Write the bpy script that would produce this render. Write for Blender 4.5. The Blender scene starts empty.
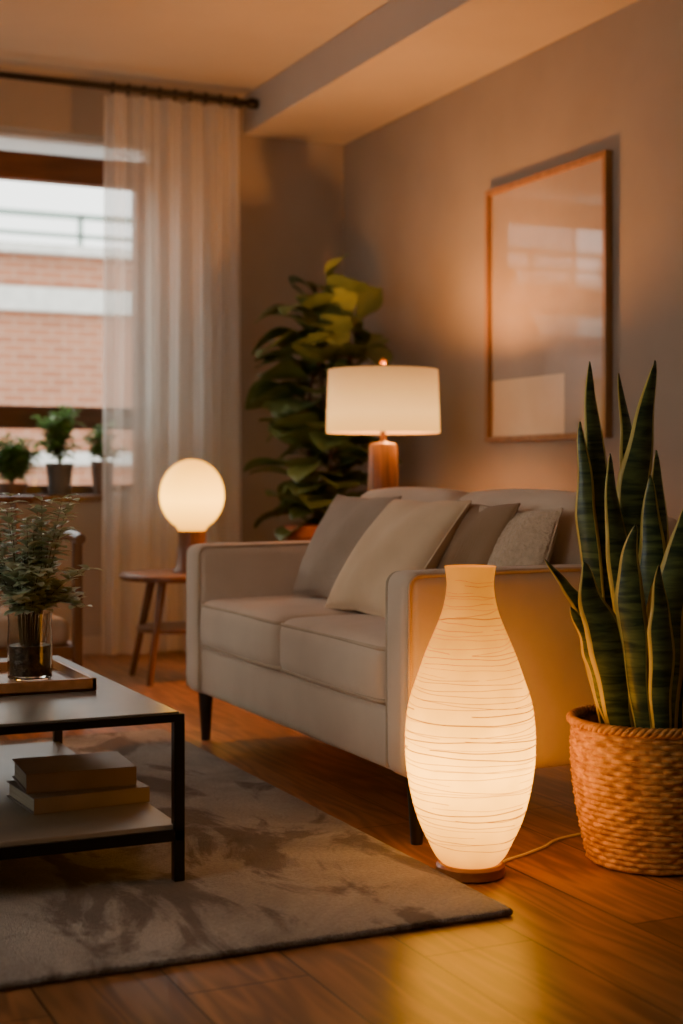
import bpy, math, random
from mathutils import Vector, Matrix
random.seed(7)
S=bpy.context.scene
COL=S.collection
pi=math.pi

def lin(h):
    h=h.lstrip('#'); o=[]
    for i in (0,2,4):
        c=int(h[i:i+2],16)/255
        o.append(c/12.92 if c<=.04045 else ((c+.055)/1.055)**2.4)
    return (o[0],o[1],o[2],1)

# ---------------------------------------------------------------- materials
def mat(name,c1,c2=None,rough=.6,scale=8,stretch=(1,1,1),detail=4,bump=0,bscale=60,metal=0,coat=0,spec=.5,sheen=0,
        emit=None,estr=0,p0=.35,p1=.65,bstretch=(1,1,1),coatrough=.1):
    m=bpy.data.materials.new(name); m.use_nodes=True
    nt=m.node_tree; N=nt.nodes; L=nt.links
    b=N['Principled BSDF']
    b.inputs['Roughness'].default_value=rough
    b.inputs['Metallic'].default_value=metal
    b.inputs['Coat Weight'].default_value=coat
    b.inputs['Coat Roughness'].default_value=coatrough
    b.inputs['Specular IOR Level'].default_value=spec
    b.inputs['Sheen Weight'].default_value=sheen
    tc=N.new('ShaderNodeTexCoord')
    c1=lin(c1); c2=lin(c2) if c2 else tuple(x*.85 for x in c1[:3])+(1,)
    mp=N.new('ShaderNodeMapping'); mp.inputs['Scale'].default_value=stretch
    L.new(tc.outputs['Object'],mp.inputs[0])
    n=N.new('ShaderNodeTexNoise'); n.inputs['Scale'].default_value=scale; n.inputs['Detail'].default_value=detail
    L.new(mp.outputs[0],n.inputs['Vector'])
    r=N.new('ShaderNodeValToRGB'); r.color_ramp.elements[0].position=p0; r.color_ramp.elements[1].position=p1
    r.color_ramp.elements[0].color=c1; r.color_ramp.elements[1].color=c2
    L.new(n.outputs['Fac'],r.inputs[0]); L.new(r.outputs[0],b.inputs['Base Color'])
    if bump:
        mp2=N.new('ShaderNodeMapping'); mp2.inputs['Scale'].default_value=bstretch
        L.new(tc.outputs['Object'],mp2.inputs[0])
        n2=N.new('ShaderNodeTexNoise'); n2.inputs['Scale'].default_value=bscale; n2.inputs['Detail'].default_value=3
        L.new(mp2.outputs[0],n2.inputs['Vector'])
        bp=N.new('ShaderNodeBump'); bp.inputs['Strength'].default_value=bump; bp.inputs['Distance'].default_value=.01
        L.new(n2.outputs['Fac'],bp.inputs['Height']); L.new(bp.outputs[0],b.inputs['Normal'])
    if emit:
        b.inputs['Emission Color'].default_value=lin(emit); b.inputs['Emission Strength'].default_value=estr
    return m

def fabric(name,c1,c2,wscale=260,strength=.35):
    m=mat(name,c1,c2,rough=.95,scale=5,spec=.15,sheen=.2)
    nt=m.node_tree;N=nt.nodes;L=nt.links;b=N['Principled BSDF']
    tc=N.new('ShaderNodeTexCoord')
    ws=[]
    for d in ('X','Y','Z'):
        w=N.new('ShaderNodeTexWave'); w.bands_direction=d; w.inputs['Scale'].default_value=wscale/6.28
        w.inputs['Distortion'].default_value=1.5; w.inputs['Detail'].default_value=1
        L.new(tc.outputs['Object'],w.inputs['Vector']); ws.append(w)
    a=N.new('ShaderNodeMath');a.operation='ADD';L.new(ws[0].outputs['Fac'],a.inputs[0]);L.new(ws[1].outputs['Fac'],a.inputs[1])
    a2=N.new('ShaderNodeMath');a2.operation='ADD';L.new(a.outputs[0],a2.inputs[0]);L.new(ws[2].outputs['Fac'],a2.inputs[1])
    bp=N.new('ShaderNodeBump');bp.inputs['Strength'].default_value=strength;bp.inputs['Distance'].default_value=.003
    L.new(a2.outputs[0],bp.inputs['Height']);L.new(bp.outputs[0],b.inputs['Normal'])
    return m

def wood(name,c1,c2,axis='Z',rough=.4,scale=14,coat=.15):
    st={'X':(.08,1,1),'Y':(1,.08,1),'Z':(1,1,.08)}[axis]
    return mat(name,c1,c2,rough=rough,scale=scale*2,stretch=st,detail=6,bump=.08,bscale=60,bstretch=st,coat=coat)

# ---------------------------------------------------------------- mesh builder
class MB:
    def __init__(s): s.v=[];s.f=[];s.m=[]
    def add(s,vs,fs,mi=0):
        o=len(s.v); s.v+= [tuple(v) for v in vs]
        for f in fs: s.f.append(tuple(i+o for i in f)); s.m.append(mi)
    def box(s,x0,x1,y0,y1,z0,z1,mi=0,M=None):
        vs=[Vector((x,y,z)) for x in (x0,x1) for y in (y0,y1) for z in (z0,z1)]
        if M: vs=[M@v for v in vs]
        s.add(vs,[(0,1,3,2),(4,6,7,5),(0,4,5,1),(2,3,7,6),(0,2,6,4),(1,5,7,3)],mi)
    def lathe(s,prof,c=(0,0,0),n=48,mi=0,cap0=True,cap1=True,M=None):
        vs=[];fs=[]
        for r,z in prof:
            for i in range(n):
                a=2*pi*i/n; v=Vector((r*math.cos(a),r*math.sin(a),z))
                if M: v=M@v
                vs.append(v+Vector(c))
        for j in range(len(prof)-1):
            for i in range(n):
                k=(i+1)%n; fs.append((j*n+i,j*n+k,(j+1)*n+k,(j+1)*n+i))
        if cap0: fs.append(tuple(reversed(range(n))))
        if cap1: fs.append(tuple((len(prof)-1)*n+i for i in range(n)))
        s.add(vs,fs,mi)
    def tube(s,pts,r,n=8,mi=0,closed=False,r1=None):
        pts=[Vector(p) for p in pts]; L=len(pts); vs=[];fs=[]
        up=None
        for i,p in enumerate(pts):
            if closed: t=pts[(i+1)%L]-pts[i-1]
            else: t=pts[min(i+1,L-1)]-pts[max(i-1,0)]
            if t.length<1e-9: t=Vector((0,0,1))
            t.normalize()
            if up is None:
                up=Vector((0,0,1)) if abs(t.z)<.9 else Vector((1,0,0))
            u=up-t*up.dot(t)
            if u.length<1e-4: u=t.orthogonal()
            u.normalize(); up=u; w=t.cross(u)
            rr=r if r1 is None else r+(r1-r)*i/(L-1)
            for k in range(n):
                a=2*pi*k/n; vs.append(p+u*rr*math.cos(a)+w*rr*math.sin(a))
        R=L if closed else L-1
        for i in range(R):
            j=(i+1)%L
            for k in range(n):
                k2=(k+1)%n; fs.append((i*n+k,i*n+k2,j*n+k2,j*n+k))
        if not closed:
            fs.append(tuple(reversed(range(n)))); fs.append(tuple((L-1)*n+k for k in range(n)))
        s.add(vs,fs,mi)
    def soft(s,c,dim,r=.03,puff=(0,0,0),mi=0,M=None,mid=8,kk=4):
        h=[d/2 for d in dim]; r=min(r,min(h)*.999)
        def axis(hh):
            e=[-hh+r*(1-math.cos(pi/2*i/kk)) for i in range(kk)]
            inner=[-hh+r+(2*(hh-r))*i/mid for i in range(mid+1)]
            return e+inner+[-x for x in reversed(e)]
        ax=[axis(x) for x in h]
        idx={};vs=[];fs=[]
        def vid(p):
            k=tuple(round(x,6) for x in p)
            if k in idx: return idx[k]
            inn=Vector([max(-(h[i]-r),min(h[i]-r,p[i])) for i in range(3)])
            d=Vector(p)-inn
            q=inn+(d.normalized()*r if d.length>1e-9 else Vector((0,0,0)))
            t=[q[i]/h[i] for i in range(3)]
            for i in range(3):
                o=[j for j in range(3) if j!=i]
                q[i]+=puff[i]*t[i]*max(0,1-t[o[0]]**2)**.7*max(0,1-t[o[1]]**2)**.7
            if M: q=M@q
            idx[k]=len(vs); vs.append(q+Vector(c)); return idx[k]
        for a in range(3):
            b1,c1=[(1,2),(2,0),(0,1)][a]
            for sgn in (-1,1):
                for i in range(len(ax[b1])-1):
                    for j in range(len(ax[c1])-1):
                        q=[]
                        for (ii,jj) in ((i,j),(i+1,j),(i+1,j+1),(i,j+1)):
                            p=[0,0,0];p[a]=sgn*h[a];p[b1]=ax[b1][ii];p[c1]=ax[c1][jj];q.append(vid(p))
                        if sgn<0:q.reverse()
                        if len(set(q))>=3: fs.append(tuple(dict.fromkeys(q)))
        s.add(vs,fs,mi)
    def obj(s,name,mats,parent=None,smooth=True,ang=35,bevel=0,solid=0,loc=None):
        me=bpy.data.meshes.new(name)
        o0=Vector(loc) if loc else Vector((0,0,0))
        me.from_pydata([tuple(Vector(v)-o0) for v in s.v],[],s.f)
        if not isinstance(mats,(list,tuple)): mats=[mats]
        for m in mats: me.materials.append(m)
        me.polygons.foreach_set('material_index',s.m)
        me.update()
        if smooth:
            me.polygons.foreach_set('use_smooth',[True]*len(me.polygons))
            me.set_sharp_from_angle(angle=math.radians(ang))
        ob=bpy.data.objects.new(name,me); COL.objects.link(ob); ob.location=o0
        if solid:
            md=ob.modifiers.new('sol','SOLIDIFY');md.thickness=solid;md.offset=0
        if bevel:
            md=ob.modifiers.new('bev','BEVEL');md.width=bevel;md.segments=3;md.limit_method='ANGLE'
        if parent: ob.parent=parent
        return ob
def empty(name):
    e=bpy.data.objects.new(name,None);COL.objects.link(e);e.empty_display_size=.1;return e
def light(name,kind,loc,e,col,r=.05,parent=None,**k):
    l=bpy.data.lights.new(name,kind);l.energy=e;l.color=lin(col)[:3]
    if kind=='POINT': l.shadow_soft_size=r
    o=bpy.data.objects.new(name,l);o.location=loc;COL.objects.link(o)
    if parent:o.parent=parent
    return o
def catmull(P,n=8):
    P=[Vector(p) for p in P]; Q=[P[0]*2-P[1]]+P+[P[-1]*2-P[-2]]; o=[]
    for i in range(1,len(Q)-2):
        for k in range(n):
            t=k/n;a,b,c,d=Q[i-1:i+3]
            o.append(.5*((2*b)+(c-a)*t+(2*a-5*b+4*c-d)*t*t+(3*b-a-3*c+d)*t**3))
    o.append(P[-1]);return o

# ---------------------------------------------------------------- palette
M_wall=mat('wall_paint','#a0978b','#9a9185',rough=.85,scale=3,bump=.06,bscale=180)
M_ceil=mat('ceiling_paint','#c5beb5','#bfb8af',rough=.9,scale=2,bump=.04,bscale=150)
M_trim=mat('trim_paint','#b5a896','#b0a391',rough=.5,scale=3)
M_sofa=mat('sofa_linen','#dac3aa','#d1b9a0',rough=.95,scale=5,spec=.15,sheen=.2,bump=.25,bscale=700)
M_pipe=mat('sofa_piping','#cab297','#baa389',rough=.95,spec=.15)
M_black=mat('black_metal','#17130f','#1c1814',rough=.35,metal=.4)
M_dark=mat('black_wood','#1a1512','#100d0b',rough=.4)
M_wood=wood('walnut_wood','#7a5029','#5a381b','Z')
M_woodh=wood('walnut_wood_top','#80542d','#643f20','X')
M_frame=wood('window_wood','#6a442a','#563621','X')
M_oak=wood('oak_frame_wood','#a27844','#876033','Z')

# floor
def floor_mat():
    m=mat('oak_floor','#b07c4c','#93633c',rough=.36,scale=30,stretch=(1,.05,1),detail=8,p0=.3,p1=.7,coat=.15,coatrough=.28)
    nt=m.node_tree;N=nt.nodes;L=nt.links;b=N['Principled BSDF']
    tc=N.new('ShaderNodeTexCoord');mp=N.new('ShaderNodeMapping');mp.inputs['Rotation'].default_value=(0,0,pi/2)
    mp.inputs['Location'].default_value=(.35,.13,0)
    L.new(tc.outputs['Object'],mp.inputs[0])
    br=N.new('ShaderNodeTexBrick');br.offset=.37;br.inputs['Scale'].default_value=1
    br.inputs['Brick Width'].default_value=1.5;br.inputs['Row Height'].default_value=.235
    br.inputs['Mortar Size'].default_value=.0028;br.inputs['Mortar Smooth'].default_value=.3
    br.inputs['Color1'].default_value=(.66,.65,.64,1);br.inputs['Color2'].default_value=(1.12,1.09,1.05,1);br.inputs['Mortar'].default_value=(.16,.12,.10,1)
    L.new(mp.outputs[0],br.inputs['Vector'])
    mp3=N.new('ShaderNodeMapping');mp3.inputs['Scale'].default_value=(9,.9,1);L.new(tc.outputs['Object'],mp3.inputs[0])
    wv=N.new('ShaderNodeTexNoise');wv.inputs['Scale'].default_value=1.2;wv.inputs['Detail'].default_value=2;L.new(mp3.outputs[0],wv.inputs['Vector'])
    mu=N.new('ShaderNodeMath');mu.operation='MULTIPLY';mu.inputs[1].default_value=44;L.new(wv.outputs['Fac'],mu.inputs[0])
    sn=N.new('ShaderNodeMath');sn.operation='SINE';L.new(mu.outputs[0],sn.inputs[0])
    mr=N.new('ShaderNodeMapRange');mr.inputs[1].default_value=-1;mr.inputs[2].default_value=1;mr.inputs[3].default_value=.60;mr.inputs[4].default_value=1.08
    L.new(sn.outputs[0],mr.inputs[0])
    ramp=[n for n in N if n.type=='VALTORGB'][0]
    x=N.new('ShaderNodeMix');x.data_type='RGBA';x.blend_type='MULTIPLY';x.inputs[0].default_value=1
    L.new(ramp.outputs[0],x.inputs[6]);L.new(br.outputs['Color'],x.inputs[7])
    x2=N.new('ShaderNodeMix');x2.data_type='RGBA';x2.blend_type='MULTIPLY';x2.inputs[0].default_value=1
    L.new(x.outputs[2],x2.inputs[6]);L.new(mr.outputs[0],x2.inputs[7])
    L.new(x2.outputs[2],b.inputs['Base Color'])
    inv=N.new('ShaderNodeMath');inv.operation='SUBTRACT';inv.inputs[0].default_value=1;L.new(br.outputs['Fac'],inv.inputs[1])
    bp=N.new('ShaderNodeBump');bp.inputs['Strength'].default_value=.5;bp.inputs['Distance'].default_value=.002
    L.new(inv.outputs[0],bp.inputs['Height']);L.new(bp.outputs[0],b.inputs['Normal'])
    return m
M_floor=floor_mat()

# ---------------------------------------------------------------- room shell
X0,X1,Y0,Y1,ZC=-1.9,3.32,-1.6,7.17,2.89
b=MB();b.box(X0-.25,X1+.2,Y0-.2,Y1+.25,-.12,0);b.obj('floor',M_floor,smooth=False)
b=MB();b.box(X0-.25,X1+.2,Y0-.2,Y1+.25,ZC,ZC+.12);b.obj('ceiling',M_ceil,smooth=False)
b=MB();b.box(2.74,X1,Y0,Y1,2.69,ZC);b.obj('ceiling_beam',M_ceil,smooth=False,bevel=.004)
b=MB();b.box(X1,X1+.2,Y0-.2,Y1+.25,0,ZC);b.obj('wall_right',M_wall,smooth=False)
b=MB();b.box(X0-.25,X1,Y0-.2,Y0,0,ZC);b.obj('wall_front',M_wall,smooth=False)
WX0,WX1,WZ0,WZ1=-.55,2.26,.80,2.61
b=MB()
b.box(X0-.25,WX0,Y1,Y1+.25,0,ZC);b.box(WX1,X1,Y1,Y1+.25,0,ZC);b.box(WX0,WX1,Y1,Y1+.25,0,WZ0-.03);b.box(WX0,WX1,Y1,Y1+.25,WZ1,ZC)
b.obj('wall_back',M_wall,smooth=False)
b=MB()
b.box(X0-.25,X0,Y0,1.6,0,ZC);b.box(X0-.25,X0,4.2,Y1,0,ZC);b.box(X0-.25,X0,1.6,4.2,0,.8);b.box(X0-.25,X0,1.6,4.2,2.2,ZC)
b.obj('wall_left',M_wall,smooth=False)
b=MB();b.box(X1-.015,X1,Y0,Y1,0,.09);b.obj('baseboard_right',M_trim,smooth=False,bevel=.003)
b=MB();b.box(X0,X1-.016,Y1-.015,Y1,0,.09);b.obj('baseboard_back',M_trim,smooth=False,bevel=.003)

# glass
def glass_mat(name='window_glass',alpha=.95):
    m=bpy.data.materials.new(name);m.use_nodes=True;nt=m.node_tree;N=nt.nodes;L=nt.links;N.clear()
    o=N.new('ShaderNodeOutputMaterial');t=N.new('ShaderNodeBsdfTransparent');g=N.new('ShaderNodeBsdfGlossy');g.inputs['Roughness'].default_value=.02
    t.inputs[0].default_value=(.95,.97,.96,1);mx=N.new('ShaderNodeMixShader');mx.inputs[0].default_value=1-alpha
    L.new(t.outputs[0],mx.inputs[1]);L.new(g.outputs[0],mx.inputs[2]);L.new(mx.outputs[0],o.inputs[0]);return m
M_glass=glass_mat()
def trans_fabric(name,c1,c2,tl,tp,scale=90):
    m=bpy.data.materials.new(name);m.use_nodes=True;nt=m.node_tree;N=nt.nodes;L=nt.links;N.clear()
    o=N.new('ShaderNodeOutputMaterial');d=N.new('ShaderNodeBsdfDiffuse');t=N.new('ShaderNodeBsdfTranslucent');tr=N.new('ShaderNodeBsdfTransparent')
    tc=N.new('ShaderNodeTexCoord');n=N.new('ShaderNodeTexNoise');n.inputs['Scale'].default_value=scale;L.new(tc.outputs['Object'],n.inputs['Vector'])
    r=N.new('ShaderNodeValToRGB');r.color_ramp.elements[0].color=lin(c1);r.color_ramp.elements[1].color=lin(c2);L.new(n.outputs['Fac'],r.inputs[0])
    L.new(r.outputs[0],d.inputs[0]);L.new(r.outputs[0],t.inputs[0])
    a=N.new('ShaderNodeMixShader');a.inputs[0].default_value=tl;L.new(d.outputs[0],a.inputs[1]);L.new(t.outputs[0],a.inputs[2])
    c=N.new('ShaderNodeMixShader');c.inputs[0].default_value=tp;L.new(a.outputs[0],c.inputs[1]);L.new(tr.outputs[0],c.inputs[2]);L.new(c.outputs[0],o.inputs[0]);return m
def window_back():
    w=empty('window_1')
    b=MB();ya,yb=Y1+.16,Y1+.235
    b.box(WX0,WX1,ya,yb,2.39,2.53)
    b.box(WX0,WX1,ya,yb,1.135,1.25)
    b.box(WX0,WX1,ya,yb,.80,.85)
    for x in (WX0,.42,WX1-.06): b.box(x,x+.06,ya,yb,.85,2.39)
    b.obj('frame',M_frame,w,smooth=False,bevel=.005)
    b=MB();b.box(WX0,WX1,ya+.03,ya+.036,.85,2.61);b.obj('glass_pane',M_glass,w,smooth=False)
    b=MB();b.add([(WX0,Y1+.15,2.525),(WX1,Y1+.15,2.525),(WX1,Y1+.15,2.61),(WX0,Y1+.15,2.61)],[(0,1,2,3)]);b.obj('blind_fabric',trans_fabric('blind_fabric','#d0d0cc','#c8c8c4',.6,.08),w,smooth=False)
    b=MB();b.box(WX0,WX1,Y1-.03,Y1+.16,.77,.80);b.obj('sill',M_frame,w,smooth=False,bevel=.004)
window_back()
w=empty('fill_window');b=MB()  # unseen window added in the left wall to let in cool fill
for y in (1.6,2.87,4.14): b.box(X0-.2,X0-.13,y,y+.06,.8,2.2)
b.box(X0-.2,X0-.13,1.6,4.2,.8,.86);b.box(X0-.2,X0-.13,1.6,4.2,2.14,2.2);b.obj('frame',M_frame,w,smooth=False)
b=MB();b.box(X0-.17,X0-.165,1.6,4.2,.86,2.14);b.obj('glass_pane',M_glass,w,smooth=False)

# neighbouring building
def brick_mat():
    m=mat('facade_brick','#b0795f','#a06a52',rough=.9)
    nt=m.node_tree;N=nt.nodes;L=nt.links
    tc=N.new('ShaderNodeTexCoord');mp=N.new('ShaderNodeMapping');mp.inputs['Rotation'].default_value=(pi/2,0,0)
    L.new(tc.outputs['Object'],mp.inputs[0])
    br=N.new('ShaderNodeTexBrick');br.inputs['Scale'].default_value=1;br.inputs['Brick Width'].default_value=.24;br.inputs['Row Height'].default_value=.08;br.inputs['Mortar Size'].default_value=.008
    br.inputs['Color1'].default_value=lin('#a96f52');br.inputs['Color2'].default_value=lin('#9b6247');br.inputs['Mortar'].default_value=lin('#b0917c')
    L.new(mp.outputs[0],br.inputs['Vector']);L.new(br.outputs['Color'],N['Principled BSDF'].inputs['Base Color']);return m
e=empty('neighbouring_building')
b=MB();b.box(-6,9,14,15,-3,3.03);b.obj('brick_facade',brick_mat(),e,smooth=False)
b=MB();b.box(-6,9,13.9,14,2.48,2.70);b.box(-6,9,13.85,15,3.03,3.12);b.box(-6,9,13.95,14,1.0,1.12);b.obj('stone_bands',mat('stone_white','#dcdad4',rough=.8),e,smooth=False)
b=MB()
for i in range(16): b.box(-6+i*.96,-6+i*.96+.05,13.9,13.95,3.12,3.42)
b.box(-6,9,13.9,13.95,3.38,3.44);b.box(-6,9,13.9,13.95,3.2,3.24)
b.obj('roof_railing',mat('rail_green','#8fa29a',rough=.6),e,smooth=False)
b=MB();b.box(-30,30,Y1+.5,40,-3.2,-3.0);b.obj('ground_outside',mat('paving','#8a8478',rough=.9),smooth=False)

# ---------------------------------------------------------------- curtain
def curtain():
    m=trans_fabric('sheer_linen','#eeeae4','#f9f7f3',.55,.40)
    e=empty('curtain');b=MB();nx,nz=260,26
    vs=[];fs=[]
    for j in range(nz+1):
        z=.02+(2.765-.02)*j/nz
        for i in range(nx+1):
            s=i/nx
            k=1-.25*(j/nz)
            ph=2*pi*6*(s+.03*math.sin(5*s+1))
            x=1.93+.70*s+(.02*math.sin(ph*.5+1)*(1-j/nz))-.03*(1-j/nz)*(1-s)
            y=6.95+.034*k*math.sin(ph)+.012*math.sin(ph*2.3+2+j*.05)*(1-s*.3)
            vs.append((x,y,z))
    for j in range(nz):
        for i in range(nx): fs.append((j*(nx+1)+i,j*(nx+1)+i+1,(j+1)*(nx+1)+i+1,(j+1)*(nx+1)+i))
    b.add(vs,fs);b.obj('sheer_panel',m,e,ang=180)
    r=empty('curtain_rod');b=MB()
    My=Matrix.Rotation(pi/2,4,'Y')
    b.lathe([(.016,-1.0),(.016,2.70)],(0,6.95,2.80),16,M=My)
    b.lathe([(.0,0),(.024,.0),(.03,.02),(.026,.05),(.0,.055)],(2.68,6.95,2.80),16,M=My)
    b.box(2.65,2.67,6.95,7.17,2.79,2.81);b.box(.3,.32,6.95,7.17,2.79,2.81)
    b.obj('rod',M_black,r)
    b=MB()
    for i in range(9):
        x=1.97+i*.08
        b.tube([(x,6.95+.026*math.cos(a),2.80+.026*math.sin(a)) for a in [2*pi*q/16 for q in range(16)]],.005,6,closed=True)
    b.obj('rings',M_black,r)
curtain()

# ---------------------------------------------------------------- rug
def rug():
    m=mat('rug_wool','#bcb1a4','#8e8276',rough=1,scale=1.7,detail=7,p0=.38,p1=.62,spec=.1,bump=1.0,bscale=260,sheen=.3)
    nt=m.node_tree;N=nt.nodes;L=nt.links
    n1=[n for n in N if n.type=='TEX_NOISE'][0];n1.inputs['Distortion'].default_value=.9;n1.inputs['Roughness'].default_value=.62
    tc=[n for n in N if n.type=='TEX_COORD'][0]
    mp=N.new('ShaderNodeMapping');mp.inputs['Scale'].default_value=(1.6,.8,1);mp.inputs['Rotation'].default_value=(0,0,.5);mp.inputs['Location'].default_value=(3,1.2,0);L.new(tc.outputs['Object'],mp.inputs[0])
    n=N.new('ShaderNodeTexNoise');n.inputs['Scale'].default_value=2.1;n.inputs['Detail'].default_value=9;n.inputs['Roughness'].default_value=.6;n.inputs['Distortion'].default_value=1.4
    L.new(mp.outputs[0],n.inputs['Vector'])
    r=N.new('ShaderNodeValToRGB');r.color_ramp.elements[0].position=.50;r.color_ramp.elements[1].position=.565
    r.color_ramp.elements[0].color=(1,1,1,1);r.color_ramp.elements[1].color=(.38,.31,.26,1)
    L.new(n.outputs['Fac'],r.inputs[0])
    ramp=[k for k in N if k.type=='VALTORGB'][0]
    x=N.new('ShaderNodeMix');x.data_type='RGBA';x.blend_type='MULTIPLY';x.inputs[0].default_value=1
    L.new(ramp.outputs[0],x.inputs[6]);L.new(r.outputs[0],x.inputs[7])
    n4=N.new('ShaderNodeTexNoise');n4.inputs['Scale'].default_value=120;n4.inputs['Detail'].default_value=3;L.new(tc.outputs['Object'],n4.inputs['Vector'])
    mr=N.new('ShaderNodeMapRange');mr.inputs[1].default_value=.3;mr.inputs[2].default_value=.7;mr.inputs[3].default_value=.74;mr.inputs[4].default_value=1.15;L.new(n4.outputs['Fac'],mr.inputs[0])
    x2=N.new('ShaderNodeMix');x2.data_type='RGBA';x2.blend_type='MULTIPLY';x2.inputs[0].default_value=1
    L.new(x.outputs[2],x2.inputs[6]);L.new(mr.outputs[0],x2.inputs[7]);L.new(x2.outputs[2],N['Principled BSDF'].inputs['Base Color'])
    b=MB();b.soft((.2825,3.715,.008),(2.565,2.33,.016),r=.0079,mid=30,kk=3);b.obj('area_rug',m)
rug()

# ---------------------------------------------------------------- sofa
def sofa():
    e=empty('sofa')
    def part(name,x0,x1,y0,y1,z0,z1,r,puff=(0,0,0),M=None,m=M_sofa,mid=8):
        b=MB();c=((x0+x1)/2,(y0+y1)/2,(z0+z1)/2);b.soft((0,0,0),(x1-x0,y1-y0,z1-z0),r,puff,M=M,mid=mid)
        o=b.obj(name,m,e,ang=60);o.location=c;return o
    part('base_frame',1.618,2.43,3.12,4.72,.165,.325,.02)
    part('arm_near',1.60,2.45,3.09,3.222,.165,.665,.035,(.004,.006,.004))
    part('arm_far',1.60,2.45,4.618,4.75,.165,.665,.035,(.004,.006,.004))
    part('back_frame',2.33,2.45,3.12,4.72,.17,.79,.04)
    R=Matrix.Rotation(math.radians(7),4,'Y')
    part('back_cushion_1',2.14,2.35,3.228,3.917,.44,.84,.07,(.03,.0,.02),M=R)
    part('back_cushion_2',2.14,2.35,3.923,4.612,.44,.84,.07,(.03,.0,.02),M=R)
    for i,(y0,y1) in enumerate(((3.226,3.918),(3.922,4.614))):
        part('seat_cushion_%d'%(i+1),1.600,2.20,y0,y1,.322,.485,.04,(.012,.0,.018))
        for zz in (.468,.337):
            b=MB();rr=.03;pts=[]
            xa,xb,ya,yb=1.604,2.19,y0+.007,y1-.007
            for (cx,cy,a0) in ((xb-rr,yb-rr,0),(xa+rr,yb-rr,90),(xa+rr,ya+rr,180),(xb-rr,ya+rr,270)):
                for q in range(6):
                    a=math.radians(a0+18*q);pts.append((cx+rr*math.cos(a),cy+rr*math.sin(a),zz))
            b.tube(pts,.0055,8,closed=True);b.obj('piping',M_pipe,e)
    for y in (3.098,3.214,4.626,4.742):
        b=MB();x=1.607
        P=[(x,y,.18),(x,y,.4),(x,y,.62)]
        for q in range(1,7):
            a=pi-q*pi/12; P.append((x+.03+.03*math.cos(a),y,.628+.03*math.sin(a)))
        P+=[(2.0,y,.663),(2.40,y,.66)]
        b.tube(P,.005,8);b.obj('arm_piping',M_pipe,e)
    b=MB()
    for x,y in ((1.655,3.15),(1.655,4.69),(2.39,3.15),(2.39,4.69)):
        b.lathe([(.014,.0),(.015,.004),(.026,.165),(.026,.17)],(x,y,0),20)
    b.obj('legs',M_dark,e)
sofa()

def pillow(name,c,size,thick,tilt,yaw,m,roll=0,edge=None):
    b=MB();n=22;vs=[];fs=[];a=size[0]/2;h=size[1]/2
    idx={}
    for s in (1,-1):
        for i in range(n+1):
            for j in range(n+1):
                u=-1+2*i/n;v=-1+2*j/n
                u=math.sin(u*pi/2);v=math.sin(v*pi/2)
                if (i in(0,n) or j in(0,n)) and s==-1: idx[(s,i,j)]=idx[(1,i,j)];continue
                y=a*u*(1-.07*(1-v*v)*abs(u));z=h*v*(1-.07*(1-u*u)*abs(v))
                t=thick*((1-u*u)*(1-v*v))**.42
                t*=1-.14*math.exp(-((u-.1)**2*14))*max(0,v)
                w=.006*math.sin(7*u+3*v)*(1-u*u)
                idx[(s,i,j)]=len(vs);vs.append((-s*(t/2)+w,y,z))
    for s in (1,-1):
        for i in range(n):
            for j in range(n):
                q=(idx[(s,i,j)],idx[(s,i+1,j)],idx[(s,i+1,j+1)],idx[(s,i,j+1)])
                fs.append(q if s==-1 else q[::-1])
    b.add(vs,fs)
    P=[]
    for (i0,j0,di,dj) in ((0,0,1,0),(n,0,0,1),(n,n,-1,0),(0,n,0,-1)):
        for k in range(n): P.append(vs[idx[(1,i0+di*k,j0+dj*k)]])
    b.tube(P,.0035,6,closed=True,mi=1 if edge else 0)
    o=b.obj(name,[m,edge] if edge else m,ang=70)
    o.location=c;o.rotation_mode='QUATERNION'
    o.rotation_quaternion=(Matrix.Rotation(math.radians(yaw),3,'Z')@Matrix.Rotation(math.radians(tilt),3,'Y')@Matrix.Rotation(math.radians(roll),3,'X')).to_quaternion()
M_p1=fabric('pillow_taupe_knit','#ccb49b','#bba288',500,.7)
M_p2=mat('pillow_cream_linen','#f0d2ac','#e4c49c',rough=.95,scale=5,spec=.15,sheen=.2,bump=.35,bscale=400)
M_p3=fabric('pillow_brown','#ac8a68','#987654',700,.5)
M_p4=mat('pillow_boucle','#d6bd9f','#c9b092',rough=1,scale=70,spec=.1,sheen=.3,bump=.9,bscale=110,detail=2)
pillow('throw_pillow',(1.98,4.27,.668),(.47,.37),.13,27,0,M_p1)
pillow('throw_pillow.001',(1.94,3.83,.66),(.47,.41),.15,36,0,M_p2)
pillow('throw_pillow.002',(2.03,3.58,.658),(.40,.36),.11,24,-5,M_p3)
pillow('throw_pillow.003',(2.05,3.385,.655),(.33,.33),.10,18,10,M_p4)

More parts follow.
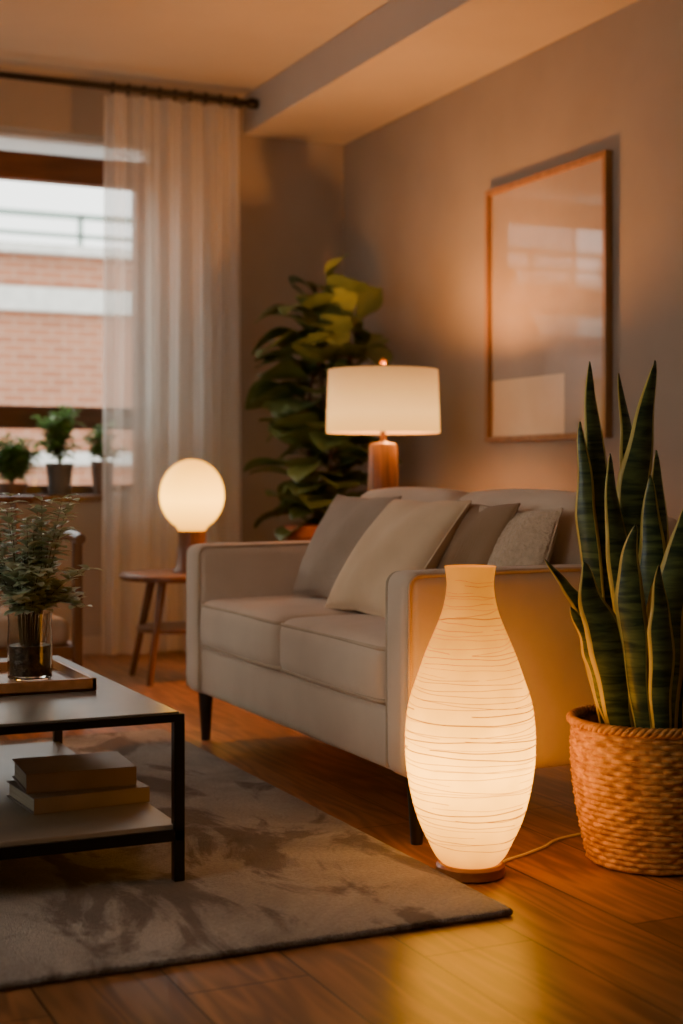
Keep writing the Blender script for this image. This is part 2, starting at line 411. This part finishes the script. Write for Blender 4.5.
# ---------------------------------------------------------------- emission material with vertical profile
def glow(name,stops,z0,z1,noise=.12,nscale=14,base='#e8d8b8'):
    m=bpy.data.materials.new(name);m.use_nodes=True;nt=m.node_tree;N=nt.nodes;L=nt.links
    b=N['Principled BSDF'];b.inputs['Base Color'].default_value=lin(base);b.inputs['Roughness'].default_value=.7
    tc=N.new('ShaderNodeTexCoord');sp=N.new('ShaderNodeSeparateXYZ');L.new(tc.outputs['Object'],sp.inputs[0])
    mr=N.new('ShaderNodeMapRange');mr.inputs[1].default_value=z0;mr.inputs[2].default_value=z1;L.new(sp.outputs[2],mr.inputs[0])
    r=N.new('ShaderNodeValToRGB');cr=r.color_ramp
    while len(cr.elements)<len(stops): cr.elements.new(.5)
    for el,(p,c) in zip(cr.elements,stops): el.position=p
    for el,(p,c) in zip(cr.elements,stops): el.color=(c[0]/8,c[1]/8,c[2]/8,1)
    L.new(mr.outputs[0],r.inputs[0])
    n=N.new('ShaderNodeTexNoise');n.inputs['Scale'].default_value=nscale;n.inputs['Detail'].default_value=6;L.new(tc.outputs['Object'],n.inputs['Vector'])
    m2=N.new('ShaderNodeMapRange');m2.inputs[3].default_value=8*(1-noise);m2.inputs[4].default_value=8*(1+noise);L.new(n.outputs['Fac'],m2.inputs[0])
    L.new(r.outputs[0],b.inputs['Emission Color']);L.new(m2.outputs[0],b.inputs['Emission Strength'])
    return m

# ---------------------------------------------------------------- floor vase lamp
def vase_lamp():
    cx,cy=1.637,2.857
    e=empty('floor_lamp')
    prof=[(.060,.026),(.078,.045),(.094,.075),(.117,.125),(.134,.185),(.144,.245),(.1465,.290),(.1455,.335),(.138,.390),(.122,.440),(.101,.500),(.082,.545),(.066,.585),(.057,.620),(.053,.655),(.056,.685),(.058,.695)]
    pts=catmull([(r,0,z) for r,z in prof],5)
    P=[(p.x,p.z) for p in pts]
    def R(z):
        for i in range(len(P)-1):
            if P[i][1]<=z<=P[i+1][1]:
                t=(z-P[i][1])/(P[i+1][1]-P[i][1]+1e-9);return P[i][0]+(P[i+1][0]-P[i][0])*t
        return P[0][0] if z<P[0][1] else P[-1][0]
    m=glow('paper_shade_glow',[(0,(1.9,.58,.01)),(.12,(4.0,1.5,.04)),(.33,(7.6,3.1,.16)),(.55,(3.9,1.45,.05)),(.75,(1.7,.57,.015)),(.9,(.95,.29,.008)),(1,(.85,.26,.01))],.026,.695,.34,13,base='#b0743a')
    b=MB();b.lathe(P,(0,0,0),72,cap0=False,cap1=False);b.lathe([(.054,.69),(.03,.675)],(0,0,0),40,cap0=False,cap1=True)
    o=b.obj('paper_shade',m,e,ang=60);o.location=(cx,cy,0)
    mt=glow('paper_thread',[(0,(.5,.13,.0)),(.3,(1.7,.56,.02)),(.6,(.85,.25,.01)),(1,(.28,.07,.0))],.026,.695,.2,30,base='#8a5a20')
    b=MB();rnd=random.Random(4)
    for i in range(56):
        z=.08+.0106*i+rnd.uniform(-.003,.003)
        t1=rnd.uniform(-.010,.010)*(1 if z<.6 else .4);p1=rnd.uniform(0,6.28);t2=rnd.uniform(.0005,.002);p2=rnd.uniform(0,6.28);pts=[]
        for k in range(97):
            a=2*pi*k/96+p2; zz=z+t1*math.sin(a+p1)+t2*math.sin(3*a+p2)+.0006*math.sin(7*a+p1)
            rr=R(zz)+.0004;pts.append((rr*math.cos(a),rr*math.sin(a),zz))
        b.tube(pts[:rnd.randint(70,97)],rnd.choice((.0005,.0007,.0007,.0013)),5)
    o=b.obj('paper_threads',mt,e);o.location=(cx,cy,0)
    b=MB();b.lathe([(.070,0),(.078,.004),(.078,.024),(.072,.03)],(cx,cy,0),48);b.obj('wooden_base',wood('lamp_foot_wood','#b0713a','#8c5426','X'),e)
    b=MB();pts=catmull([(cx+.07,cy-.01,.008),(cx+.12,cy+.05,.005),(cx+.2,cy+.085,.005),(cx+.27,cy+.12,.005),(cx+.42,cy+.19,.005),(cx+.9,cy+.20,.005)],10)
    b.tube(pts,.0035,8);b.obj('power_cord',mat('cord_white','#e8dccb',rough=.5),e)
vase_lamp()

# ---------------------------------------------------------------- tables and lamps
def round_table(name,cx,cy,r,h,lower=None,mw=M_woodh,nl=3,a0=.4):
    e=empty(name);b=MB()
    b.lathe([(r-.01,h-.028),(r,h-.02),(r,h-.005),(r-.006,h)],(cx,cy,0),64);b.obj('top',mw,e)
    b=MB()
    for i in range(nl):
        a=a0+2*pi*i/nl
        b.tube([(cx+r*.95*math.cos(a),cy+r*.95*math.sin(a),0),(cx+r*.55*math.cos(a),cy+r*.55*math.sin(a),h-.02)],.013,12,r1=.020)
    b.obj('legs',M_wood,e)
    if lower:
        b=MB();rr=r*.72;b.lathe([(rr,lower-.018),(rr,lower)],(cx,cy,0),48);b.obj('lower_shelf',mw,e)
    return e
LX,LY=2.68,5.40
round_table('side_table.001',LX,LY,.25,.55)
def drum_lamp():
    e=empty('table_lamp')
    b=MB();b.lathe([(.070,.551),(.072,.56),(.066,.78),(.058,1.02),(.052,1.03),(.018,1.035),(.012,1.04),(.012,1.09)],(LX,LY,0),40)
    b.obj('base',wood('lamp_base_wood','#6b4c28','#3a2812','Z',rough=.5,coat=0,scale=24),e)
    m=glow('drum_shade_glow',[(0,(1.9,.84,.16)),(.3,(2.0,.96,.24)),(.7,(1.25,.56,.14)),(1,(.7,.30,.08))],1.075,1.335,.08,60,base='#b8986e')
    b=MB();b.lathe([(.234,1.075),(.226,1.335)],(0,0,0),64,cap0=False,cap1=False);o=b.obj('shade',m,e,solid=.003);o.location=(LX,LY,0)
    b=MB();b.lathe([(.004,1.02),(.004,1.36),(.012,1.362),(.014,1.372),(.006,1.384),(0.001,1.388)],(LX,LY,0),16)
    for k in range(3):
        a=2*pi*k/3;b.tube([(LX,LY,1.325),(LX+.224*math.cos(a),LY+.224*math.sin(a),1.325)],.0025,6)
    b.obj('finial',mat('brass','#b58a4a',rough=.3,metal=1),e)
    light('upper_bulb','POINT',(LX+.08,LY+.04,1.27),66,'#ffa450',.045,e)
    light('lower_bulb','POINT',(LX+.08,LY+.04,1.13),12,'#ffa450',.04,e)
drum_lamp()
GX,GY=2.095,6.12
round_table('side_table',2.05,6.14,.27,.47,lower=.235,nl=4,a0=.7)
def globe_lamp():
    e=empty('table_lamp.001')
    m=glow('globe_glow',[(0,(2.4,.85,.03)),(.45,(7.0,3.2,.22)),(1,(2.8,1.1,.06))],.63,.98,.05,10,base='#c8a060')
    b=MB();P=[]
    for i in range(25):
        a=-pi/2+pi*i/24;P.append((max(.142*math.cos(a),.002),.812+.158*math.sin(a)))
    P=[(.056,.652)]+P[4:];b.lathe(P,(0,0,0),48);o=b.obj('glass_globe',m,e);o.location=(GX,GY,0)
    b=MB();b.lathe([(.082,.471),(.084,.478),(.072,.50),(.060,.60),(.062,.65),(.066,.655)],(GX,GY,0),40);b.obj('wooden_base',M_wood,e)
globe_lamp()

# ---------------------------------------------------------------- coffee table
def coffee_table():
    e=empty('coffee_table');x0,x1,y0,y1=.25,1.018,3.02,4.13;zt=.385
    b=MB();b.box(x0,x1,y0,y1,zt-.022,zt-.004)
    b.obj('top_frame',M_black,e,smooth=False,bevel=.003)
    b=MB();b.box(x0+.010,x1-.010,y0+.010,y1-.010,zt-.006,zt);b.obj('table_top',mat('tabletop_stone','#8a8377','#7a7266',rough=.3,scale=3,coat=.3),e,smooth=False,bevel=.002)
    b=MB();s=.024
    for x in (x0,x1-s):
        for y in (y0,y1-s): b.box(x,x+s,y,y+s,.017,zt-.02)
    b.box(x0,x1,y0,y0+.02,.105,.13);b.box(x0,x1,y1-.02,y1,.105,.13);b.box(x0,x0+.02,y0,y1,.105,.13);b.box(x1-.02,x1,y0,y1,.105,.13)
    b.obj('legs_and_rails',M_black,e,smooth=False,bevel=.002)
    b=MB();b.box(x0+.01,x1-.01,y0+.01,y1-.01,.126,.14);b.obj('lower_shelf',mat('shelf_greige','#9c8e7b','#8d806e',rough=.4,scale=4),e,smooth=False,bevel=.002)
coffee_table()
def book(name,c,d,rot,cov):
    b=MB();w,l,t=d
    b.box(-w/2,w/2,-l/2,l/2,0,.003);b.box(-w/2,w/2,-l/2,l/2,t-.003,t);b.box(-w/2,w/2,-l/2,-l/2+.004,.003,t-.003)
    b.box(-w/2+.005,w/2-.005,-l/2+.004,l/2-.006,.003,t-.003,1)
    o=b.obj(name,[cov,mat('pages','#b5a68e','#9c8d76',rough=.9,scale=200,stretch=(.05,.05,4))],smooth=False,bevel=.001)
    o.location=c;o.rotation_euler=(0,0,math.radians(rot));return o
M_c1=mat('cover_grey','#8c7d72','#7f7064',rough=.5);M_c2=mat('cover_taupe','#86746b','#79675e',rough=.5)
book('book',(.868,3.36,.1405),(.275,.22,.036),4,M_c1)
book('book.001',(.866,3.39,.177),(.255,.20,.044),-3,M_c2)

# tray
e=empty('serving_tray');b=MB();x0,x1,y0,y1=.60,.925,3.40,3.80;z=.386
b.box(x0,x1,y0,y1,z,z+.008);b.box(x0,x1,y0,y0+.012,z,z+.03);b.box(x0,x1,y1-.012,y1,z,z+.03);b.box(x0,x0+.012,y0,y1,z,z+.03);b.box(x1-.012,x1,y0,y1,z,z+.03)
b.obj('tray_body',wood('tray_oak','#b87f4a','#9d6a38','Y'),e,smooth=False,bevel=.002)

# leaves ---------------------------------------------------------------
def add_leaf(b,base,d,up,length,width,mi=0,nl=6,bend=.3,fold=.25,shape='oval',cols=2,wav=0):
    d=Vector(d).normalized();up=Vector(up);side=d.cross(up)
    if side.length<1e-4: side=d.orthogonal()
    side.normalize();n=side.cross(d).normalized();vs=[];fs=[];p=Vector(base);st=length/nl
    cur=d.copy()
    for i in range(nl+1):
        s=i/nl
        if shape=='oval': w=math.sin(pi*min(.985,max(.02,s**.85)))
        elif shape=='fig': w=(.30*math.sin(pi*min(1,s*1.0))+.85*math.sin(pi*min(1,s**1.55)))*.95
        else: w=(1-s)**.6*min(1,.3+s*3)
        w=max(w,.04)*width/2
        for c in range(-cols,cols+1):
            t=c/cols
            vs.append(p+side*w*t+n*(abs(t)*w*fold+(wav*math.sin(s*9+t*2)*abs(t))))
        cur=(cur-Vector((0,0,1))*bend/nl).normalized();n=side.cross(cur).normalized()
        p=p+cur*st
    C=2*cols+1
    for i in range(nl):
        for c in range(C-1): fs.append((i*C+c,i*C+c+1,(i+1)*C+c+1,(i+1)*C+c))
    b.add(vs,fs,mi)
def leafmat(name,c1,c2,rough=.45,scale=9,tr=.25):
    m=mat(name,c1,c2,rough=rough,scale=scale,coat=.1,bump=.15,bscale=40)
    nt=m.node_tree;N=nt.nodes;L=nt.links;bs=N['Principled BSDF'];o=N['Material Output'];t=N.new('ShaderNodeBsdfTranslucent')
    r=[k for k in N if k.type=='VALTORGB'][0];L.new(r.outputs[0],t.inputs[0]);mx=N.new('ShaderNodeMixShader');mx.inputs[0].default_value=tr
    L.new(bs.outputs[0],mx.inputs[1]);L.new(t.outputs[0],mx.inputs[2]);L.new(mx.outputs[0],o.inputs[0]);return m

# glass vase with sprigs
def vase():
    cx,cy,z0=.81,3.60,.3945
    e=empty('glass_vase_with_sprigs')
    g=bpy.data.materials.new('vase_glass');g.use_nodes=True;bb=g.node_tree.nodes['Principled BSDF'];bb.inputs['Transmission Weight'].default_value=1;bb.inputs['Roughness'].default_value=.03;bb.inputs['Base Color'].default_value=(.85,.82,.75,1);bb.inputs['IOR'].default_value=1.3
    b=MB();b.lathe([(.048,z0),(.054,z0+.006),(.056,z0+.08),(.053,z0+.14),(.055,z0+.165),(.052,z0+.165),(.050,z0+.14),(.052,z0+.08),(.05,z0+.012)],(cx,cy,0),40);b.obj('vase',g,e)
    b=MB();b.lathe([(.049,z0+.013),(.0505,z0+.085)],(cx,cy,0),32);b.obj('pebbles',mat('pebbles','#5a4a38','#2c2118',rough=.5,scale=90,bump=.6,bscale=90),e)
    b=MB();rnd=random.Random(11)
    for k in range(42):
        a=rnd.uniform(0,2*pi);rr=rnd.uniform(.02,.16);h=rnd.uniform(.24,.52)-rr*.75
        top=Vector((cx+rr*math.cos(a),cy+rr*math.sin(a),z0+h));b0=Vector((cx+.02*math.cos(a),cy+.02*math.sin(a),z0+.05));mid=Vector((cx+.03*math.cos(a),cy+.03*math.sin(a),z0+.17))
        pts=catmull([b0,mid,(mid+top)/2+Vector((0,0,.02)),top],7);b.tube(pts,.0018,5,mi=1,r1=.0008)
        for i,p in enumerate(pts):
            if p.z<z0+.16: continue
            for q in range(2):
                aa=i*1.9+q*pi+rnd.uniform(-.4,.4)
                add_leaf(b,p,(math.cos(aa),math.sin(aa),rnd.uniform(.1,.9)),(0,0,1),rnd.uniform(.03,.052),rnd.uniform(.024,.036),rnd.choice((0,0,2)),nl=4,bend=.5)
    b.obj('sprigs',[leafmat('sprig_green','#bac1a2','#ccd2b4',tr=.38),mat('sprig_stem','#6a5a3a'),leafmat('sprig_green_dark','#95a281','#a8b48e',tr=.38)],e)
vase()

# ---------------------------------------------------------------- snake plant in wicker basket
def snake():
    C=Vector((2.085,2.787,0));R=Vector((.908,-.4188,0));F=Vector((.4188,.908,0))
    e=empty('potted_snake_plant')
    waves=27;sub=10;rows=25;rs=4;NS=waves*sub;H=.325
    def rad(z):
        t=z/H; return .150+.040*math.sin(min(1,t*1.15)*pi/2)-.004*max(0,t-.85)*6
    b=MB();vs=[];fs=[];NR=rows*rs
    for j in range(NR+1):
        z=.004+H*j/NR;row=j/rs;ph=math.floor(row) if j<NR else rows-1;fr=row-math.floor(row)
        bul=math.sin(pi*fr)
        for i in range(NS):
            a=2*pi*i/NS;wv=math.cos(waves*a)*(1 if ph%2 else -1)
            r=rad(z)-.004+.0070*bul*(.66+.34*wv)+.0010*math.sin(a*17+ph*3)
            vs.append(C+Vector((r*math.cos(a),r*math.sin(a),z)))
    for j in range(NR):
        for i in range(NS):
            k=(i+1)%NS;fs.append((j*NS+i,j*NS+k,(j+1)*NS+k,(j+1)*NS+i))
    b.add(vs,fs)
    b.lathe([(.146,.004),(.146,.006)],C,50)
    b.lathe([(.176,H-.01),(.172,.15)],C,50,cap0=False,cap1=False)
    for s in (0,1,2):
        pts=[]
        for i in range(240):
            a=2*pi*i/240;q=a*26+s*2*pi/3
            r=rad(H)+.001+.006*math.cos(q);pts.append(C+Vector((r*math.cos(a),r*math.sin(a),H+.004+.006*math.sin(q))))
        b.tube(pts,.0062,6,closed=True)
    b.obj('wicker_basket',mat('wicker','#dba35c','#a06c30',rough=.6,scale=40,bump=.2,bscale=150),e,ang=80)
    b=MB();b.lathe([(.172,.26),(.172,.285)],C,40);b.obj('soil',mat('soil','#2a1d14','#17100b',rough=1,scale=60,bump=1,bscale=80),e)
    D=[(-.142,1.168,-.118,.84,-.050,.03,.02,.058,.2),(-.168,1.025,-.148,.74,-.075,.0,.0,.046,-.5),
     (.006,1.168,-.045,.84,-.030,.0,.0,.070,.1),(-.062,1.145,-.035,.88,.0,.09,.06,.052,.5),
     (-.255,.705,-.165,.58,-.10,-.03,-.02,.042,.5),(-.180,.705,-.125,.52,-.075,-.12,-.08,.078,.15),
     (-.066,.79,-.070,.58,-.035,-.13,-.10,.060,-.3),(.047,.83,.012,.60,.010,-.12,-.09,.078,-.1),
     (.088,.84,.065,.60,.045,-.05,-.04,.072,.3),(-.122,.84,-.105,.62,-.055,.05,.04,.060,-.2),
     (.165,1.01,.105,.70,.055,.02,.01,.066,.4),(.235,.76,.15,.55,.08,-.03,-.02,.062,-.4),
     (.03,.96,.02,.65,.01,.10,.08,.066,.2),(-.02,.70,-.01,.52,-.005,-.16,-.12,.055,.2),(.12,.70,.09,.5,.06,-.13,-.1,.06,.1),
     (-.105,.95,-.075,.66,-.03,-.03,-.02,.062,.35),(-.01,.90,-.005,.62,.0,-.02,-.02,.066,-.35),(-.205,.60,-.14,.47,-.085,-.09,-.06,.05,-.2)]
    b=MB();rnd=random.Random(3)
    for (ta,tz,ma,mz,ba,dt,db,w,yaw) in D:
        w*=1.12
        pts=catmull([C+R*ba+F*db+Vector((0,0,.27)),C+R*((ba+ma)/2*1.02)+F*(db*.8+dt*.2)+Vector((0,0,(.27+mz)/2)),C+R*ma+F*(db+dt)/2+Vector((0,0,mz)),C+R*((ta+ma)/2+.01*rnd.uniform(-1,1))+F*dt*.9+Vector((0,0,(tz+mz)/2)),C+R*ta+F*dt+Vector((0,0,tz))],7)
        L=len(pts);cols=[-1,-.76,-.45,0,.45,.76,1];vs=[];fs=[];ms=[]
        for i,p in enumerate(pts):
            s=i/(L-1);t=(pts[min(i+1,L-1)]-pts[max(i-1,0)]).normalized()
            a=yaw+.7*(s-.5);sd=R*math.cos(a)+F*math.sin(a);sd=(sd-t*sd.dot(t)).normalized();nn=t.cross(sd)
            ww=w/2*(.55+.45*min(1,s*2.2))*min(1,((1-s)/.42))**.62
            ww=max(ww,.0008)
            for c in cols: vs.append(p+sd*ww*c-nn*(.35*ww*(1-c*c))*(1)+sd*.002*math.sin(s*20+w*90)*(1 if abs(c)>.5 else 0))
        for i in range(L-1):
            for c in range(6):
                fs.append((i*7+c,i*7+c+1,(i+1)*7+c+1,(i+1)*7+c));ms.append(1 if c in(0,5) else 0)
        o=len(b.v);b.v+=[tuple(v) for v in vs]
        for f,mm in zip(fs,ms): b.f.append(tuple(q+o for q in f));b.m.append(mm)
    mg=leafmat('snake_leaf_green','#283e2c','#677845',rough=.35,scale=1,tr=.06)
    n1=[n for n in mg.node_tree.nodes if n.type=='TEX_NOISE'][0];n1.inputs['Scale'].default_value=14
    [n for n in mg.node_tree.nodes if n.type=='MAPPING'][0].inputs['Scale'].default_value=(.6,.6,4.5);n1.inputs['Distortion'].default_value=.8
    b.obj('leaves',[mg,leafmat('snake_leaf_margin','#dcc864','#c0b055',rough=.4,tr=.1)],e,ang=180,solid=.0022)
snake()

# ---------------------------------------------------------------- fiddle leaf fig
def fig():
    cx,cy=2.87,6.42;e=empty('potted_fiddle_leaf_fig')
    b=MB();b.lathe([(.13,0),(.14,.01),(.185,.60),(.20,.605),(.20,.66),(.18,.665),(.175,.62)],(cx,cy,0),40,cap1=False);b.lathe([(.178,.60),(.178,.615)],(cx,cy,0),40,mi=1)
    b.obj('terracotta_pot',[mat('terracotta','#96583a','#804a30',rough=.75),bpy.data.materials['soil']],e)
    b=MB();rnd=random.Random(33)
    t1=catmull([(cx-.03,cy,.61),(cx-.08,cy+.02,1.1),(cx-.05,cy,1.45),(cx+.0,cy,1.74)],12);t2=catmull([(cx+.04,cy,.61),(cx+.10,cy-.03,1.0),(cx+.12,cy-.03,1.64)],14)
    t3=catmull([(cx-.0,cy-.04,.61),(cx+.0,cy-.07,1.0),(cx-.08,cy-.09,1.50)],14)
    b.tube(t1,.014,8,mi=1,r1=.007);b.tube(t2,.012,8,mi=1,r1=.006);b.tube(t3,.012,8,mi=1,r1=.006)
    k=0
    for tr,cnt in ((t1,70),(t2,54),(t3,44)):
        for i in range(cnt):
            s=.04+.96*i/(cnt-1);p=tr[min(len(tr)-1,int(s*(len(tr)-1)))].copy();k+=1
            a=k*2.4+rnd.uniform(-.3,.3);el=rnd.uniform(.1,.9)+(1.0 if s>.96 else 0)
            d=Vector((math.cos(a),math.sin(a),el)).normalized();l=rnd.uniform(.20,.31)
            if d.x>.4: l*=.80
            q=p+d*.06;b.tube([p,q],.003,5,mi=1)
            add_leaf(b,q,d,(rnd.uniform(-.4,.4),rnd.uniform(-.4,.4),1),l,l*.76,rnd.choice((0,2,2)),nl=9,bend=rnd.uniform(.3,1.4),fold=.22,shape='fig',cols=3,wav=.006)
    b.obj('foliage',[leafmat('fig_leaf','#64774a','#76884e',rough=.4,tr=.12),mat('fig_trunk','#5a4330','#463424',bump=.3),leafmat('fig_leaf_dark','#475a36','#586a3e',rough=.4,tr=.10)],e,ang=180)
fig()

# ---------------------------------------------------------------- window sill plants
def sill_plant(name,cx,cy,r,h,kind,pc,n,H,seed):
    e=empty(name);z0=.801;b=MB();b.lathe([(r*.75,z0),(r,z0+h),(r*.9,z0+h),(r*.88,z0+h-.015)],(cx,cy,0),28);b.obj('pot',pc,e)
    b=MB();rnd=random.Random(seed);zz=z0+h-.01
    for k in range(n):
        a=rnd.uniform(0,2*pi);rr=rnd.uniform(.02,.13);hh=rnd.uniform(.3,1)*H
        ry=min(rr,.085)
        p=[(cx,cy,zz),(cx+rr*.4*math.cos(a),cy+ry*.4*math.sin(a),zz+hh*.6),(cx+rr*math.cos(a),cy+ry*math.sin(a),zz+hh)]
        pts=catmull(p,5);b.tube(pts,.002,5,mi=1)
        for i,q in enumerate(pts):
            if i<3: continue
            for m_ in range(2 if kind else 3):
                aa=rnd.uniform(0,2*pi);add_leaf(b,q,(math.cos(aa),.5*math.sin(aa),rnd.uniform(-.1,.8)),(0,0,1),rnd.uniform(.04,.07) if kind else rnd.uniform(.05,.08),.035 if kind else .022,0,nl=4,bend=.8)
    b.obj('foliage',[leafmat('herb_'+str(seed),'#6a9450','#86ad62',tr=.4),mat('herb_stem','#4a5a30')],e)
M_pot=mat('grey_pot','#66635e','#565350',rough=.7);M_pot2=mat('brown_pot','#7c6250','#68513f',rough=.7)
sill_plant('potted_herb',1.78,7.245,.07,.16,1,M_pot,24,.30,5)
sill_plant('potted_herb.001',2.00,7.245,.06,.17,1,M_pot2,14,.20,6)
sill_plant('potted_herb.002',1.54,7.245,.08,.06,0,M_pot2,50,.23,8)

# ---------------------------------------------------------------- wooden lounge chair
def chair():
    e=empty('wooden_armchair');x0,x1,y0,y1=.74,1.385,5.28,5.92
    b=MB()
    for x in (x0,x1-.035):
        b.box(x,x+.035,y0,y0+.035,0,.655);b.box(x,x+.035,y1-.035,y1,0,.60)
        b.box(x+.003,x+.032,y0+.03,y1-.03,.22,.27)
    b.box(x0+.03,x1-.03,y0+.004,y0+.03,.22,.27);b.box(x0+.03,x1-.03,y1-.03,y1-.004,.22,.27)
    b.obj('frame',M_wood,e,smooth=False,bevel=.006)
    b=MB()
    for x in (x0+.0175,x1-.0175):
        pts=catmull([(x,y0-.03,.665),(x,y0+.15,.675),(x,y0+.4,.655),(x,y1+.01,.60)],6);b.tube(pts,.020,10)
    b.obj('armrests',M_wood,e)
    b=MB()
    for k in range(6):
        x=x0+.09+k*(x1-x0-.18)/5;b.tube([(x,y1-.02,.26),(x,y1+.10,.80)],.010,8)
    b.tube([(x0+.02,y1+.105,.80),(x1-.02,y1+.105,.80)],.018,8);b.obj('backrest',M_wood,e)
    b=MB();b.soft(((x0+x1)/2,(y0+y1)/2-.01,.32),(x1-x0-.08,y1-y0-.05,.10),.035,(0,0,.012));b.obj('seat_cushion',mat('chair_cushion','#ad9880','#9c876e',rough=.95,bump=.3,bscale=300),e)
chair()

# ---------------------------------------------------------------- framed picture on right wall
def picture():
    e=empty('framed_picture');ya,yb,z0,z1=4.685,5.605,1.045,2.16;x=X1;f=.024
    b=MB();b.box(x-.035,x-.001,ya,yb,z1-f,z1);b.box(x-.035,x-.001,ya,yb,z0,z0+f);b.box(x-.035,x-.001,ya,ya+f,z0+f,z1-f);b.box(x-.035,x-.001,yb-f,yb,z0+f,z1-f)
    b.obj('frame',M_oak,e,smooth=False,bevel=.002)
    m=mat('print_paper','#aca196','#a1968b',rough=.6,scale=3,coat=1,coatrough=.02)
    m.node_tree.nodes['Principled BSDF'].inputs['Coat IOR'].default_value=1.5
    m2=mat('painted_reflection','#f2dcbc','#e8d0b0',rough=.6,scale=3,coat=1,coatrough=.02)  # bright reflection in the picture glass, painted as a cream block
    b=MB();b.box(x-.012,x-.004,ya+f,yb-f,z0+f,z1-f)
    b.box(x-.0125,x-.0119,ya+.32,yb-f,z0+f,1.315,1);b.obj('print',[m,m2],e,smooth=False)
picture()

# ---------------------------------------------------------------- added fill light shaped as a pendant, unseen, left of the view
PX,PY=-.75,2.3
e=empty('fill_pendant')
b=MB();P=[(max(.002,.25*math.cos(-pi/2+pi*i/20)),2.2+.2*math.sin(-pi/2+pi*i/20)) for i in range(21)];b.lathe(P,(0,0,0),40)
o=b.obj('fill_globe',glow('fill_pendant_glow',[(0,(4.6,3.2,2.1)),(1,(4.6,3.2,2.1))],1.9,2.5,.02),e);o.location=(PX,PY,0)
b=MB();b.tube([(PX,PY,2.4),(PX,PY,2.89)],.004,6);b.obj('cord',M_black,e)

# ---------------------------------------------------------------- world + camera
w=bpy.data.worlds.new('dusk_sky');S.world=w;w.use_nodes=True
bg=w.node_tree.nodes['Background'];bg.inputs[0].default_value=(1.0,.98,.95,1);bg.inputs[1].default_value=4.4
cam=bpy.data.cameras.new('camera');co=bpy.data.objects.new('camera',cam);COL.objects.link(co)
co.location=(0,0,.9);co.rotation_euler=(pi/2,0,-math.radians(24.76))
cam.lens=51.19;cam.sensor_width=36;cam.shift_y=-.036;cam.clip_start=.05
cam.dof.use_dof=True;cam.dof.focus_distance=3.45;cam.dof.aperture_fstop=2.3
S.camera=co
